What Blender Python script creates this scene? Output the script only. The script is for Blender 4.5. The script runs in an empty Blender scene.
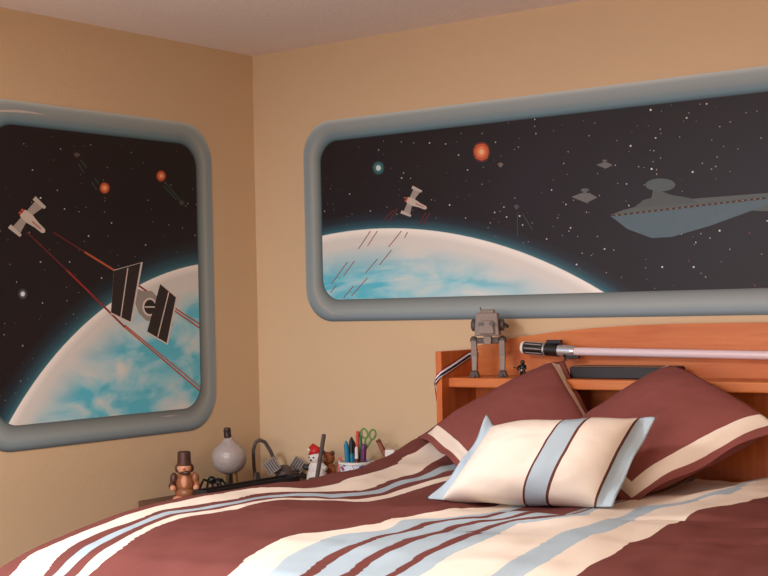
import bpy, bmesh, math, random
from mathutils import Vector, Matrix, noise
C = bpy.context.scene.collection
PI = math.pi
E_H = 1.38                       # eye height, everything below measured from the photo is relative to it
CEIL = E_H + 0.94
random.seed(4)

# ------------------------------------------------------------------ camera (solved from the room's edges)
FPX, YAW, PIT, ROL = 1400.41, 0.63957, 0.013829, -0.022284
CAM = Vector((3.4588, -3.8654, E_H))
Fd = Vector((-math.sin(YAW)*math.cos(PIT), math.cos(YAW)*math.cos(PIT), math.sin(PIT)))
R0 = Fd.cross(Vector((0, 0, 1))).normalized(); U0 = R0.cross(Fd)
Rr = R0*math.cos(ROL)+U0*math.sin(ROL); Uu = -R0*math.sin(ROL)+U0*math.cos(ROL)
cd = bpy.data.cameras.new('camera'); cam = bpy.data.objects.new('camera', cd); C.objects.link(cam)
M4 = Matrix((Rr, Uu, -Fd)).transposed().to_4x4(); M4.translation = CAM
cam.matrix_world = M4; cd.sensor_width = 36; cd.lens = FPX*36/768; cd.clip_start = .05
bpy.context.scene.camera = cam

def ray(px, py):
    return Fd + Rr*((px-384)/FPX) + Uu*(-(py-288)/FPX)
def on(px, py, ax, val):          # measured photo point on the real plane  axis=val  (z relative to the eye)
    if ax == 2: val += E_H
    d = ray(px, py); t = (val-CAM[ax])/d[ax]
    return CAM + d*t
def proj(p):
    v = Vector(p)-CAM; z = v.dot(Fd)
    return (384+FPX*v.dot(Rr)/z, 288-FPX*v.dot(Uu)/z)

# ------------------------------------------------------------------ helpers
def lin(c):
    return tuple(((x/255)/12.92 if x/255 <= .04045 else ((x/255+.055)/1.055)**2.4) for x in c)+(1,)
def mat(name, col, rough=.6, metal=0, noise_s=0, noise_a=0, bump=0, bump_s=200, spec=.5, sheen=0, trans=0, stretch=None, alpha=None):
    m = bpy.data.materials.new(name); m.use_nodes = True; N = m.node_tree.nodes; L = m.node_tree.links
    b = N['Principled BSDF']; b.inputs['Base Color'].default_value = lin(col); b.inputs['Roughness'].default_value = rough
    b.inputs['Metallic'].default_value = metal; b.inputs['Specular IOR Level'].default_value = spec
    if sheen: b.inputs['Sheen Weight'].default_value = sheen
    if trans: b.inputs['Transmission Weight'].default_value = trans
    tc = N.new('ShaderNodeTexCoord'); mp = N.new('ShaderNodeMapping'); L.new(tc.outputs['Object'], mp.inputs[0])
    if stretch: mp.inputs['Scale'].default_value = stretch
    if noise_a:
        n = N.new('ShaderNodeTexNoise'); n.inputs['Scale'].default_value = noise_s; n.inputs['Detail'].default_value = 4
        L.new(mp.outputs[0], n.inputs['Vector'])
        mx = N.new('ShaderNodeMix'); mx.data_type = 'RGBA'
        mx.inputs['A'].default_value = tuple(x*(1-noise_a) for x in lin(col)[:3])+(1,)
        mx.inputs['B'].default_value = tuple(min(1, x*(1+noise_a)) for x in lin(col)[:3])+(1,)
        L.new(n.outputs['Fac'], mx.inputs['Factor']); L.new(mx.outputs['Result'], b.inputs['Base Color'])
    if bump:
        n = N.new('ShaderNodeTexNoise'); n.inputs['Scale'].default_value = bump_s; n.inputs['Detail'].default_value = 3
        L.new(mp.outputs[0], n.inputs['Vector']); bp = N.new('ShaderNodeBump'); bp.inputs['Strength'].default_value = bump
        bp.inputs['Distance'].default_value = .004
        L.new(n.outputs['Fac'], bp.inputs['Height']); L.new(bp.outputs[0], b.inputs['Normal'])
    return m
def wood(name, c1, c2, scale=(1.2, 14, 14), rough=.5):
    m = mat(name, c1, rough); N = m.node_tree.nodes; L = m.node_tree.links; b = N['Principled BSDF']
    tc = N.new('ShaderNodeTexCoord'); mp = N.new('ShaderNodeMapping'); mp.inputs['Scale'].default_value = scale
    L.new(tc.outputs['Object'], mp.inputs[0])
    n = N.new('ShaderNodeTexNoise'); n.inputs['Scale'].default_value = 3; n.inputs['Detail'].default_value = 6; n.inputs['Distortion'].default_value = .6
    L.new(mp.outputs[0], n.inputs['Vector']); r = N.new('ShaderNodeValToRGB')
    r.color_ramp.elements[0].position = .3; r.color_ramp.elements[0].color = lin(c2)
    r.color_ramp.elements[1].position = .7; r.color_ramp.elements[1].color = lin(c1)
    L.new(n.outputs['Fac'], r.inputs[0]); L.new(r.outputs[0], b.inputs['Base Color'])
    return m
def vcmat(name, rough=.6):
    m = mat(name, (128, 128, 128), rough); N = m.node_tree.nodes; L = m.node_tree.links
    a = N.new('ShaderNodeVertexColor'); a.layer_name = 'paint'
    L.new(a.outputs[0], N['Principled BSDF'].inputs['Base Color']); return m
def ramp_mat(name, axis, stops, rough=.8, interp='CONSTANT', bump=0, bump_s=300, sheen=.0, var=0.0):
    """stripes woven into cloth, read off the cloth's own UV map"""
    m = mat(name, (128, 128, 128), rough, bump=bump, bump_s=bump_s, sheen=sheen, spec=.06); N = m.node_tree.nodes; L = m.node_tree.links
    tc = N.new('ShaderNodeTexCoord'); sp = N.new('ShaderNodeSeparateXYZ'); L.new(tc.outputs['UV'], sp.inputs[0])
    r = N.new('ShaderNodeValToRGB'); r.color_ramp.interpolation = interp
    el = r.color_ramp.elements
    while len(el) > 1: el.remove(el[0])
    el[0].position = stops[0][0]; el[0].color = lin(stops[0][1])
    for p, c in stops[1:]:
        e = el.new(p); e.color = lin(c)
    L.new(sp.outputs[axis], r.inputs[0])
    out = r.outputs[0]
    if var:
        n = N.new('ShaderNodeTexNoise'); n.inputs['Scale'].default_value = 5; n.inputs['Detail'].default_value = 5
        L.new(tc.outputs['Object'], n.inputs['Vector'])
        mr = N.new('ShaderNodeMapRange'); mr.inputs[1].default_value = .3; mr.inputs[2].default_value = .7
        mr.inputs[3].default_value = 1-var; mr.inputs[4].default_value = 1+var; L.new(n.outputs['Fac'], mr.inputs[0])
        mx = N.new('ShaderNodeMix'); mx.data_type = 'RGBA'; mx.blend_type = 'MULTIPLY'; mx.inputs['Factor'].default_value = 1
        L.new(out, mx.inputs['A']); L.new(mr.outputs[0], mx.inputs['B']); out = mx.outputs['Result']
    L.new(out, N['Principled BSDF'].inputs['Base Color'])
    return m

def link(name, bm, m, parent=None, smooth=False, bevel=0, sub=0, loc=None):
    me = bpy.data.meshes.new(name); bmesh.ops.recalc_face_normals(bm, faces=bm.faces[:]) if not getattr(bm, 'keep', False) else None
    bm.to_mesh(me); bm.free()
    for p in me.polygons: p.use_smooth = smooth
    o = bpy.data.objects.new(name, me); C.objects.link(o)
    for mm in (m if isinstance(m, (list, tuple)) else [m]): me.materials.append(mm)
    if parent: o.parent = parent; o.matrix_parent_inverse = Matrix.Translation(-parent.location)
    if bevel:
        b = o.modifiers.new('bevel', 'BEVEL'); b.width = bevel; b.segments = 3; b.limit_method = 'ANGLE'
    if sub:
        s = o.modifiers.new('sub', 'SUBSURF'); s.levels = sub; s.render_levels = sub
    return o
def obj_name_root(name, label, cat, loc, group=None):
    o = bpy.data.objects.new(name, None); C.objects.link(o); o.location = Vector(loc); o.empty_display_size = .05
    tag(o, label, cat, group); return o
thing = obj_name_root
def tag(o, label=None, cat=None, group=None, kind=None):
    if label: o['label'] = label
    if cat: o['category'] = cat
    if group: o['group'] = group
    if kind: o['kind'] = kind
    return o
def box(bm, lo, hi, mtx=None):
    vs = [bm.verts.new((x, y, z)) for x in (lo[0], hi[0]) for y in (lo[1], hi[1]) for z in (lo[2], hi[2])]
    for f in ((0, 1, 3, 2), (4, 6, 7, 5), (0, 4, 5, 1), (2, 3, 7, 6), (0, 2, 6, 4), (1, 5, 7, 3)):
        bm.faces.new([vs[i] for i in f])
    if mtx: bmesh.ops.transform(bm, matrix=mtx, verts=vs)
    return vs
def cbox(bm, c, s, rot=None, taper=1):
    vs = box(bm, (-s[0]/2, -s[1]/2, -s[2]/2), (s[0]/2, s[1]/2, s[2]/2))
    for v in vs:
        if v.co.z > 0: v.co.x *= taper; v.co.y *= taper
    m = Matrix.Translation(Vector(c)) @ (rot.to_4x4() if rot else Matrix.Identity(4))
    bmesh.ops.transform(bm, matrix=m, verts=vs); return vs
def tube(bm, pts, r, n=12, cap=True):
    pts = [Vector(p) for p in pts]; rs = r if isinstance(r, (list, tuple)) else [r]*len(pts); rings = []
    up = Vector((0, 0, 1)); prev = None
    for i, p in enumerate(pts):
        t = (pts[min(i+1, len(pts)-1)]-pts[max(i-1, 0)]).normalized()
        if prev is None:
            a = t.cross(up) if abs(t.z) < .95 else t.cross(Vector((1, 0, 0)))
        else: a = prev - t*prev.dot(t)
        a.normalize(); b = t.cross(a); prev = a
        rings.append([bm.verts.new(p+(a*math.cos(2*PI*k/n)+b*math.sin(2*PI*k/n))*rs[i]) for k in range(n)])
    for i in range(len(rings)-1):
        for k in range(n): bm.faces.new((rings[i][k], rings[i][(k+1) % n], rings[i+1][(k+1) % n], rings[i+1][k]))
    if cap: bm.faces.new(rings[0][::-1]); bm.faces.new(rings[-1])
def lathe(bm, prof, c=(0, 0, 0), n=32, axis=None):
    c = Vector(c); rings = []; q = Vector((0, 0, 1)).rotation_difference(Vector(axis)) if axis else None
    for r, z in prof:
        ring = []
        for k in range(n):
            v = Vector((r*math.cos(2*PI*k/n), r*math.sin(2*PI*k/n), z))
            if q: v = q @ v
            ring.append(bm.verts.new(c+v))
        rings.append(ring)
    for i in range(len(rings)-1):
        for k in range(n): bm.faces.new((rings[i][k], rings[i][(k+1) % n], rings[i+1][(k+1) % n], rings[i+1][k]))
    bm.faces.new(rings[0][::-1]); bm.faces.new(rings[-1])
def ball(bm, c, r, n=16, rot=None):
    r = r if isinstance(r, (list, tuple)) else (r, r, r)
    m = Matrix.Translation(Vector(c)) @ (rot.to_4x4() if rot else Matrix.Identity(4)) @ Matrix.Diagonal((*r, 1))
    bmesh.ops.create_uvsphere(bm, u_segments=n*2, v_segments=n, radius=1, matrix=m)
def smooth(a, b, x):
    t = min(1, max(0, (x-a)/(b-a))); return t*t*(3-2*t)
def interp(pts, x):
    if x <= pts[0][0]: return pts[0][1]
    for (a, fa), (b, fb) in zip(pts, pts[1:]):
        if x <= b: return fa+(fb-fa)*(x-a)/(b-a) if b > a else fb
    return pts[-1][1]
def nz(x, y, z=0): return noise.noise(Vector((x, y, z)))

# ------------------------------------------------------------------ materials
M = dict(neck=mat('black_brown_rubber', (50, 30, 26), .4),
    wall=mat('tan_wall_paint', (211, 182, 147), .85, noise_s=1.5, noise_a=.02, bump=.25, bump_s=160, spec=.2),
    ceil=mat('ceiling_paint', (238, 224, 222), .95, noise_s=60, noise_a=.06, bump=.8, bump_s=90, spec=.1),
    carpet=mat('carpet', (196, 180, 156), 1, noise_s=80, noise_a=.2, bump=.8, bump_s=300),
    white=mat('white_trim', (225, 222, 215), .5),
    wood=wood('orange_pine', (208, 122, 62), (190, 98, 44)),
    woodv=wood('orange_pine_upright', (204, 112, 54), (184, 88, 38), (14, 14, 1.2)),
    woodd=wood('dark_laminate', (110, 78, 58), (88, 60, 44)),
    mattress=mat('mattress_ticking', (220, 214, 205), .9),
    black=mat('black_plastic', (24, 22, 24), .35),
    satin=mat('black_satin', (34, 30, 32), .5),
    chrome=mat('silver_plastic', (205, 205, 208), .22, metal=.7),
    blade=mat('frosted_blade', (228, 205, 210), .25, spec=.6),
    grey=mat('grey_toy_plastic', (140, 124, 116), .6, noise_s=40, noise_a=.2),
    greyd=mat('dark_grey_toy_plastic', (84, 72, 68), .6, noise_s=50, noise_a=.25),
    glass=mat('frosted_grey_glass', (170, 156, 152), .3, noise_s=90, noise_a=.08, bump=.6, bump_s=120, spec=.6),
    brown=mat('brown_gingerbread', (150, 92, 58), .4, noise_s=20, noise_a=.1),
    dbrown=mat('dark_brown_paint', (78, 44, 32), .45),
    skin=mat('pink_paint', (215, 150, 115), .45),
    red=mat('red_plastic', (190, 28, 24), .5), fluff=mat('white_fleece', (226, 214, 206), .95, bump=.8, bump_s=300),
    tanf=mat('tan_plush', (150, 88, 48), .95, bump=.8, bump_s=300),
    green=mat('green_plastic', (104, 140, 74), .4), teal=mat('teal_plastic', (22, 118, 150), .4), dgreen=mat('dark_green_pencil', (50, 96, 66), .4),
    purple=mat('purple_plastic', (98, 44, 92), .4), blue=mat('navy_print', (40, 70, 140), .4), orange=mat('orange_red_pencil', (200, 74, 52), .4),
    rust=mat('rust_brown_stick', (128, 62, 36), .5), brass=mat('brass', (150, 120, 60), .35, metal=.8),
    pwhite=mat('white_rubber', (225, 218, 210), .6), pink=mat('pink_plastic', (200, 110, 96), .6),
)
BR = (119, 68, 62); CR = (238, 220, 202); BL = (176, 190, 198)

# ------------------------------------------------------------------ room shell
RX, RY = 4.5, -4.9
def shell(name, lo, hi, m):
    bm = bmesh.new(); box(bm, lo, hi); return tag(link(name, bm, m), kind='structure')
shell('floor', (-.1, RY-.1, -.1), (RX+.1, .1, 0), M['carpet'])
shell('ceiling', (-.1, RY-.1, CEIL), (RX+.1, .1, CEIL+.1), M['ceil'])
shell('wall_back', (-.1, 0, 0), (RX+.1, .1, CEIL), M['wall'])
shell('wall_right', (RX, RY, 0), (RX+.1, 0, CEIL), M['wall'])
bm = bmesh.new(); FX0, FX1, FZ0, FZ1 = 1.3, 3.1, .8, 2.0     # opening added for a fill light, behind the camera
box(bm, (-.1, RY-.1, 0), (FX0, RY, CEIL)); box(bm, (FX1, RY-.1, 0), (RX+.1, RY, CEIL)); box(bm, (FX0, RY-.1, 0), (FX1, RY, FZ0)); box(bm, (FX0, RY-.1, FZ1), (FX1, RY, CEIL))
tag(link('wall_front', bm, M['wall']), kind='structure')
bm = bmesh.new()
for lo, hi in (((FX0, RY-.09, FZ0), (FX0+.06, RY+.02, FZ1)), ((FX1-.06, RY-.09, FZ0), (FX1, RY+.02, FZ1)), ((FX0, RY-.09, FZ0), (FX1, RY+.03, FZ0+.06)), ((FX0, RY-.09, FZ1-.06), (FX1, RY+.02, FZ1)), (((FX0+FX1)/2-.02, RY-.07, FZ0), ((FX0+FX1)/2+.02, RY-.02, FZ1))): box(bm, lo, hi)
tag(link('fill_light_frame', bm, M['white'], bevel=.004), kind='structure')  # unseen frame added around the fill light's opening
# left wall with the daylight window opening (nearer the camera, out of frame)
WY0, WY1, WZ0, WZ1 = -4.1, -2.35, .85, 2.05
bm = bmesh.new()
box(bm, (-.1, WY1, 0), (0, 0, CEIL)); box(bm, (-.1, RY, 0), (0, WY0, CEIL))
box(bm, (-.1, WY0, 0), (0, WY1, WZ0)); box(bm, (-.1, WY0, WZ1), (0, WY1, CEIL))
tag(link('wall_left', bm, M['wall']), kind='structure')
bm = bmesh.new()
for lo, hi in (((-.09, WY0, WZ0), (.02, WY0+.06, WZ1)), ((-.09, WY1-.06, WZ0), (.02, WY1, WZ1)), ((-.09, WY0, WZ0), (.03, WY1, WZ0+.06)),
               ((-.09, WY0, WZ1-.06), (.02, WY1, WZ1)), ((-.07, (WY0+WY1)/2-.02, WZ0), (-.02, (WY0+WY1)/2+.02, WZ1))): box(bm, lo, hi)
tag(link('window_1', bm, M['white'], bevel=.004), kind='structure')
for nm, lo, hi in (('baseboard_back', (0, -.015, 0), (RX, 0, .1)), ('baseboard_left', (0, RY, 0), (.015, -.02, .1)), ('baseboard_right', (RX-.015, RY, 0), (RX, -.02, .1))):
    bm = bmesh.new(); box(bm, lo, hi); tag(link(nm, bm, M['white'], bevel=.004), kind='structure')

# ------------------------------------------------------------------ murals: flat paint on the two walls
def frame_pts(a0, a1, z0, z1, r, n=10):
    """rounded rectangle in wall coordinates, counter-clockwise, with outward normals"""
    out = []
    for cx, cz, s in ((a1-r, z1-r, 0), (a0+r, z1-r, 1), (a0+r, z0+r, 2), (a1-r, z0+r, 3)):
        for k in range(n+1):
            t = PI/2*(s+k/n); out.append((cx+r*math.cos(t), cz+r*math.sin(t), math.cos(t), math.sin(t)))
    return out
def clip(poly, conv):
    out = poly
    for i in range(len(conv)):
        ax, az = conv[i][:2]; bx, bz = conv[(i+1) % len(conv)][:2]
        ins = lambda p: (bx-ax)*(p[1]-az)-(bz-az)*(p[0]-ax) >= -1e-9
        cur, out = out, []
        for j in range(len(cur)):
            p, q = cur[j], cur[(j+1) % len(cur)]; ip, iq = ins(p), ins(q)
            if ip: out.append(p)
            if ip != iq:
                d1 = (bx-ax)*(p[1]-az)-(bz-az)*(p[0]-ax); d2 = (bx-ax)*(q[1]-az)-(bz-az)*(q[0]-ax)
                t = d1/(d1-d2); out.append((p[0]+(q[0]-p[0])*t, p[1]+(q[1]-p[1])*t))
        if not out: return []
    return out
def mix(a, b, t): return tuple(x+(y-x)*t for x, y in zip(a, b))

class Mural:
    def __init__(s, wall, name, label, a0, a1, z0, z1, band, r, key):
        s.wall = wall; s.key = key
        s.outer = frame_pts(a0, a1, z0, z1, r); s.inner = frame_pts(a0+band[0], a1-band[1], z0+band[2], z1-band[3], r*.62)
        s.root = thing(name, label, 'mural', s.P((a0+a1)/2, z0, 0))
        bm = bmesh.new(); cl = bm.loops.layers.color.new('paint'); lay = bm.verts.layers.float_color.new('tmp')
        # painted bevel of the window surround, outer edge -> inner edge
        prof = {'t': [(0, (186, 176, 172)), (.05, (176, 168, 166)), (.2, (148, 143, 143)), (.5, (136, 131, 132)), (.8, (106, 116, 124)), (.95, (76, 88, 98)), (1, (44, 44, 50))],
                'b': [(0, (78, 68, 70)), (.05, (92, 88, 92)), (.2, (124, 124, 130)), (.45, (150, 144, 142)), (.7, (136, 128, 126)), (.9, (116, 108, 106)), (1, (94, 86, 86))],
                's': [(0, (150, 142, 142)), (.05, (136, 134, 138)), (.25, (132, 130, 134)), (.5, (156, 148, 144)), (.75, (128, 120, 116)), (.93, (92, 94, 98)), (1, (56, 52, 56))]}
        T = [0, .03, .07, .13, .2, .3, .4, .5, .6, .7, .8, .87, .93, .97, 1]; rings = []
        for t in T:
            ring = []
            for (oa, oz, nx, nz_), (ia, iz, _, _) in zip(s.outer, s.inner):
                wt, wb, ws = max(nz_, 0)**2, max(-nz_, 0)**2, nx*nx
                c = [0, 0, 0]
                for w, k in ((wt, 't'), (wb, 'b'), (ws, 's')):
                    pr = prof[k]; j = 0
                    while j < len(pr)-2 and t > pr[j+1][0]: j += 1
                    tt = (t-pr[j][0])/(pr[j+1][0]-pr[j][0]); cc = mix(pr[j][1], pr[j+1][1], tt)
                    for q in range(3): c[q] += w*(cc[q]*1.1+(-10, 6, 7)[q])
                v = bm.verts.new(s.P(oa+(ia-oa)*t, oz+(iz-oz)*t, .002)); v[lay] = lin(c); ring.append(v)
            rings.append(ring)
        n = len(s.outer)
        for i in range(len(T)-1):
            for k in range(n):
                f = bm.faces.new((rings[i][k], rings[i][(k+1) % n], rings[i+1][(k+1) % n], rings[i+1][k]))
                for lp in f.loops: lp[cl] = [x if False else (12.92*x if x <= .0031308 else 1.055*x**(1/2.4)-.055) for x in lp.vert[lay][:3]]+[1]
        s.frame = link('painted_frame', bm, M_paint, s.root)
    def P(s, a, z, off):
        return Vector((off, -a, z+E_H)) if s.wall == 'L' else Vector((a, -off, z+E_H))
    def W(s, px, py):             # photo point -> (distance from the room corner, height) on the wall
        p = on(px, py, 0 if s.wall == 'L' else 1, 0)
        return (-p.y if s.wall == 'L' else p.x, p.z-E_H)
    def poly(s, bm, pts, off, px=True):
        q = [s.W(*p) for p in pts] if px else pts
        area = sum(q[i][0]*q[(i+1) % len(q)][1]-q[(i+1) % len(q)][0]*q[i][1] for i in range(len(q)))
        if area < 0: q = q[::-1]
        q = clip(q, s.inner)
        if len(q) > 2:
            vs = [bm.verts.new(s.P(a, z, off)) for a, z in q]; bm.faces.new(vs)
    def paint(s, name, polys, m, off, parent=None, px=True):
        bm = bmesh.new()
        for p in polys: s.poly(bm, p, off, px)
        return link(name, bm, m, parent or s.root)
def line(a, b, w):                # thin quad in photo pixels
    dx, dy = b[0]-a[0], b[1]-a[1]; l = math.hypot(dx, dy) or 1; nx, ny = -dy/l*w/2, dx/l*w/2
    return [(a[0]+nx, a[1]+ny), (b[0]+nx, b[1]+ny), (b[0]-nx, b[1]-ny), (a[0]-nx, a[1]-ny)]
def disc(c, rx, ry=None, n=20, jag=0):
    ry = ry or rx; return [(c[0]+rx*(1+jag*random.uniform(-1, 1))*math.cos(2*PI*k/n), c[1]+ry*(1+jag*random.uniform(-1, 1))*math.sin(2*PI*k/n)) for k in range(n)]

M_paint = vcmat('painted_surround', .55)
flat = {}
def pm(c, rough=.55):
    if c not in flat: flat[c] = mat('wall_paint_%d_%d_%d' % c, c, rough, noise_s=120, noise_a=.08)
    return flat[c]
def radial_mat(name, centre, stops, tint=None, clouds=False, wall='L', span=1.0):
    """paint whose colour follows the distance to the painted planet's centre"""
    m = mat(name, (0, 0, 0), .5, spec=.35); N = m.node_tree.nodes; L = m.node_tree.links
    g = N.new('ShaderNodeNewGeometry'); d = N.new('ShaderNodeVectorMath'); d.operation = 'DISTANCE'
    L.new(g.outputs['Position'], d.inputs[0]); d.inputs[1].default_value = centre
    mr = N.new('ShaderNodeMapRange'); mr.inputs[1].default_value = stops[0][0]; mr.inputs[2].default_value = stops[-1][0]
    L.new(d.outputs['Value'], mr.inputs[0]); r = N.new('ShaderNodeValToRGB'); el = r.color_ramp.elements
    while len(el) > 1: el.remove(el[0])
    a, b = stops[0][0], stops[-1][0]
    el[0].position = 0; el[0].color = lin(stops[0][1])
    for p, c in stops[1:]:
        e = el.new((p-a)/(b-a)); e.color = lin(c)
    L.new(mr.outputs[0], r.inputs[0]); out = r.outputs[0]
    if clouds:
        mp = N.new('ShaderNodeMapping'); L.new(g.outputs['Position'], mp.inputs[0])
        mp.inputs['Rotation'].default_value = (.5, 0, 0) if wall == 'L' else (0, .08, 0)
        mp.inputs['Scale'].default_value = (1, 3.2, 6.5) if wall == 'L' else (2.6, 1, 9)
        n = N.new('ShaderNodeTexNoise'); n.inputs['Scale'].default_value = 1.5; n.inputs['Detail'].default_value = 5; n.inputs['Distortion'].default_value = .5
        L.new(mp.outputs[0], n.inputs['Vector']); cr = N.new('ShaderNodeValToRGB')
        cr.color_ramp.elements[0].position = .42; cr.color_ramp.elements[0].color = lin((92, 190, 212))
        cr.color_ramp.elements[1].position = .70; cr.color_ramp.elements[1].color = lin((226, 222, 216))
        e = cr.color_ramp.elements.new(.5); e.color = lin((146, 206, 220))
        L.new(n.outputs['Fac'], cr.inputs[0])
        mk = N.new('ShaderNodeMapRange'); mk.inputs[1].default_value = clouds[0]; mk.inputs[2].default_value = clouds[1]
        L.new(d.outputs['Value'], mk.inputs[0])
        mx = N.new('ShaderNodeMix'); mx.data_type = 'RGBA'; L.new(mk.outputs[0], mx.inputs['Factor'])
        L.new(cr.outputs[0], mx.inputs['A']); L.new(out, mx.inputs['B']); out = mx.outputs['Result']
    if tint:
        n = N.new('ShaderNodeTexNoise'); n.inputs['Scale'].default_value = 2.2; n.inputs['Detail'].default_value = 3
        L.new(g.outputs['Position'], n.inputs['Vector']); k = N.new('ShaderNodeMapRange'); k.inputs[1].default_value = .42; k.inputs[2].default_value = .72
        L.new(n.outputs['Fac'], k.inputs[0]); mx = N.new('ShaderNodeMix'); mx.data_type = 'RGBA'; mx.blend_type = 'ADD'
        L.new(k.outputs[0], mx.inputs['Factor']); L.new(out, mx.inputs['A']); mx.inputs['B'].default_value = lin(tint); out = mx.outputs['Result']
    L.new(out, N['Principled BSDF'].inputs['Base Color']); return m
def circle3(p, q, r):
    ax, ay = p; bx, by = q; cx, cy = r
    d = 2*(ax*(by-cy)+bx*(cy-ay)+cx*(ay-by))
    ux = ((ax*ax+ay*ay)*(by-cy)+(bx*bx+by*by)*(cy-ay)+(cx*cx+cy*cy)*(ay-by))/d
    uy = ((ax*ax+ay*ay)*(cx-bx)+(bx*bx+by*by)*(ax-cx)+(cx*cx+cy*cy)*(bx-ax))/d
    return (ux, uy), math.hypot(ax-ux, ay-uy)

STAR = pm((178, 160, 146)); STARW = pm((228, 222, 214)); STARR = pm((150, 70, 50))
def planet_and_sky(mu, three, tint, glow):
    (ca, cz), R = circle3(*[mu.W(*p) for p in three]); c3 = mu.P(ca, cz, 0)
    sky = radial_mat('space_paint_'+mu.key, c3, [(R, (66, 112, 122)), (R+glow*.2, (46, 82, 94)), (R+glow*.55, (34, 44, 54)), (R+glow, (30, 22, 24)), (R+glow*1.3, (30, 22, 24))], tint)
    mu.paint('space_backdrop', [[p[:2] for p in mu.inner]], sky, .002, px=False)
    pl = radial_mat('planet_paint_'+mu.key, c3, [(R*.6, (150, 190, 200)), (R-.03, (222, 216, 210)), (R-.004, (250, 242, 234)), (R, (220, 222, 220))], clouds=(R-.16, R-.05), wall=mu.wall)
    mu.paint('painted_planet', [[(ca+R*math.cos(2*PI*k/240), cz+R*math.sin(2*PI*k/240)) for k in range(240)]], pl, .0028, px=False)
    return (ca, cz), R
def stars(mu, n, a, b, avoid, big, seed):
    random.seed(seed); ps = []; pw = []; rd = []
    for k in range(n):
        x, z = random.uniform(*a), random.uniform(*b)
        if math.hypot(x-avoid[0][0], z-avoid[0][1]) < avoid[1]+.02: continue
        r = random.choice((.0011, .0013, .0017, .0022)); (pw if random.random() < .25 else rd if random.random() < .2 else ps).append([(x+r*math.cos(t*PI/3), z+r*math.sin(t*PI/3)) for t in range(6)])
    bm = bmesh.new()
    for lst, mi, px in ((ps, 0, False), (pw, 1, False), (rd, 2, False), ([disc(c, r*.68, n=8) for c, r in big], 1, True)):
        for q in lst:
            k0 = len(bm.faces); mu.poly(bm, q, .0026, px); bm.faces.ensure_lookup_table()
            for f in bm.faces[k0:]: f.material_index = mi
    tag(link('painted_stars', bm, [STAR, STARW, STARR], mu.root), kind='stuff')
def burst(mu, c, r, cols, name='painted_explosion'):
    e = None
    for k, (f, col) in enumerate(cols):
        o = mu.paint(name if k == 0 else 'glow_core', [disc(c, r*f*.92, r*f*1.05, 22, .06 if k else .03)], pm(col), .003+.0002*k, e)
        e = e or o
ORG = [(1.15, (92, 36, 26)), (.95, (196, 84, 44)), (.62, (222, 128, 78)), (.3, (236, 180, 132))]

# ---- left mural
ml = Mural('L', 'wall_mural', 'space mural painted on the left wall, round-cornered grey porthole frame around a blue planet', .231, 1.262, -.414, .66, (.079, .074, .079, .076), .135, 'left')
cL = planet_and_sky(ml, ((12, 416), (82, 326), (194, 265)), None, .085)
stars(ml, 150, (.3, 1.2), (-.34, .58), cL, [((40, 198), 1.3), ((64, 209), 1), ((60, 131+18), .8), ((69, 262), 1), ((40, 262), 1), ((101, 278), 1), ((32, 170), 1), ((145, 245), 1), ((88, 236), 1.2), ((111, 223), 1), ((42, 303), .9), ((22, 346), .8)], 5)
burst(ml, (104, 188), 5.2, ORG); burst(ml, (160.5, 176), 5, ORG)
burst(ml, (22, 294), 5, [(1.1, (44, 44, 48)), (.8, (86, 88, 92)), (.45, (224, 226, 228))], 'painted_bright_star')
GRN = pm((48, 74, 66)); RD = pm((138, 40, 30)); ORD = pm((176, 84, 46)); DR = pm((92, 26, 30))
for a, b in (((80, 160), (86, 168)), ((78, 164), (83, 173)), ((94, 178), (98, 184)), ((91, 182), (96, 190)), ((166, 184), (180, 201)), ((163, 186), (176, 200))):
    ml.paint('painted_beam', [line(a, b, 1.1)], GRN, .003)
ml.paint('painted_beam', [line((26, 232), (66, 270), 1.6)], DR, .003); ml.paint('painted_beam', [line((66, 270), (124, 327), 2)], RD, .003)
ml.paint('painted_beam', [line((124, 327), (200, 391.5), 1.6), line((124, 325), (201, 388), 1.3)], ORD, .003)
ml.paint('painted_beam', [line((52, 232), (84, 252), 1.5)], DR, .003); ml.paint('painted_beam', [line((84, 252), (118, 273), 2)], ORD, .003)
ml.paint('painted_beam', [line((133, 282), (150, 294), 1.8)], RD, .003); ml.paint('painted_beam', [line((158, 300), (202, 330), 1.6), line((160, 299), (202, 326), 1.5)], ORD, .003)
# generic survey craft: grey hull, round porthole, two dark panels
sp = ml.paint('painted_spacecraft', [[(126, 290), (133, 287), (142, 291), (151, 291), (159, 299), (162, 312), (172, 320), (172, 326), (166, 328), (157, 321), (146, 321), (138, 313), (134, 302), (126, 296)]], pm((152, 142, 134)), .0034)
DK = pm((40, 26, 26)); WL = pm((222, 206, 198))
for pts in ([(113, 270), (142, 262), (131, 324), (110, 314)], [(160, 283), (177, 297), (167, 345), (146, 333)]):
    p = ml.paint('dark_panel', [pts], WL, .0036, sp)
    cx = sum(q[0] for q in pts)/len(pts); cy = sum(q[1] for q in pts)/len(pts)
    ml.paint('panel_face', [[(cx+(x-cx)*.93-.8, cy+(y-cy)*.95-.5) for x, y in pts]], DK, .0038, p)
for q in (line((127, 268), (120, 317), 1), line((168, 292), (157, 337), 1)): ml.paint('panel_line', [q], WL, .004, sp)
ml.paint('porthole', [disc((149, 307), 7.4, 9.2)], WL, .0037, sp); ml.paint('porthole_glass', [disc((149, 307), 5.6, 7.3)], DK, .0039, sp)
ml.paint('porthole_bar', [line((144, 307), (154, 307), 1.2)], WL, .004, sp)
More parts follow.
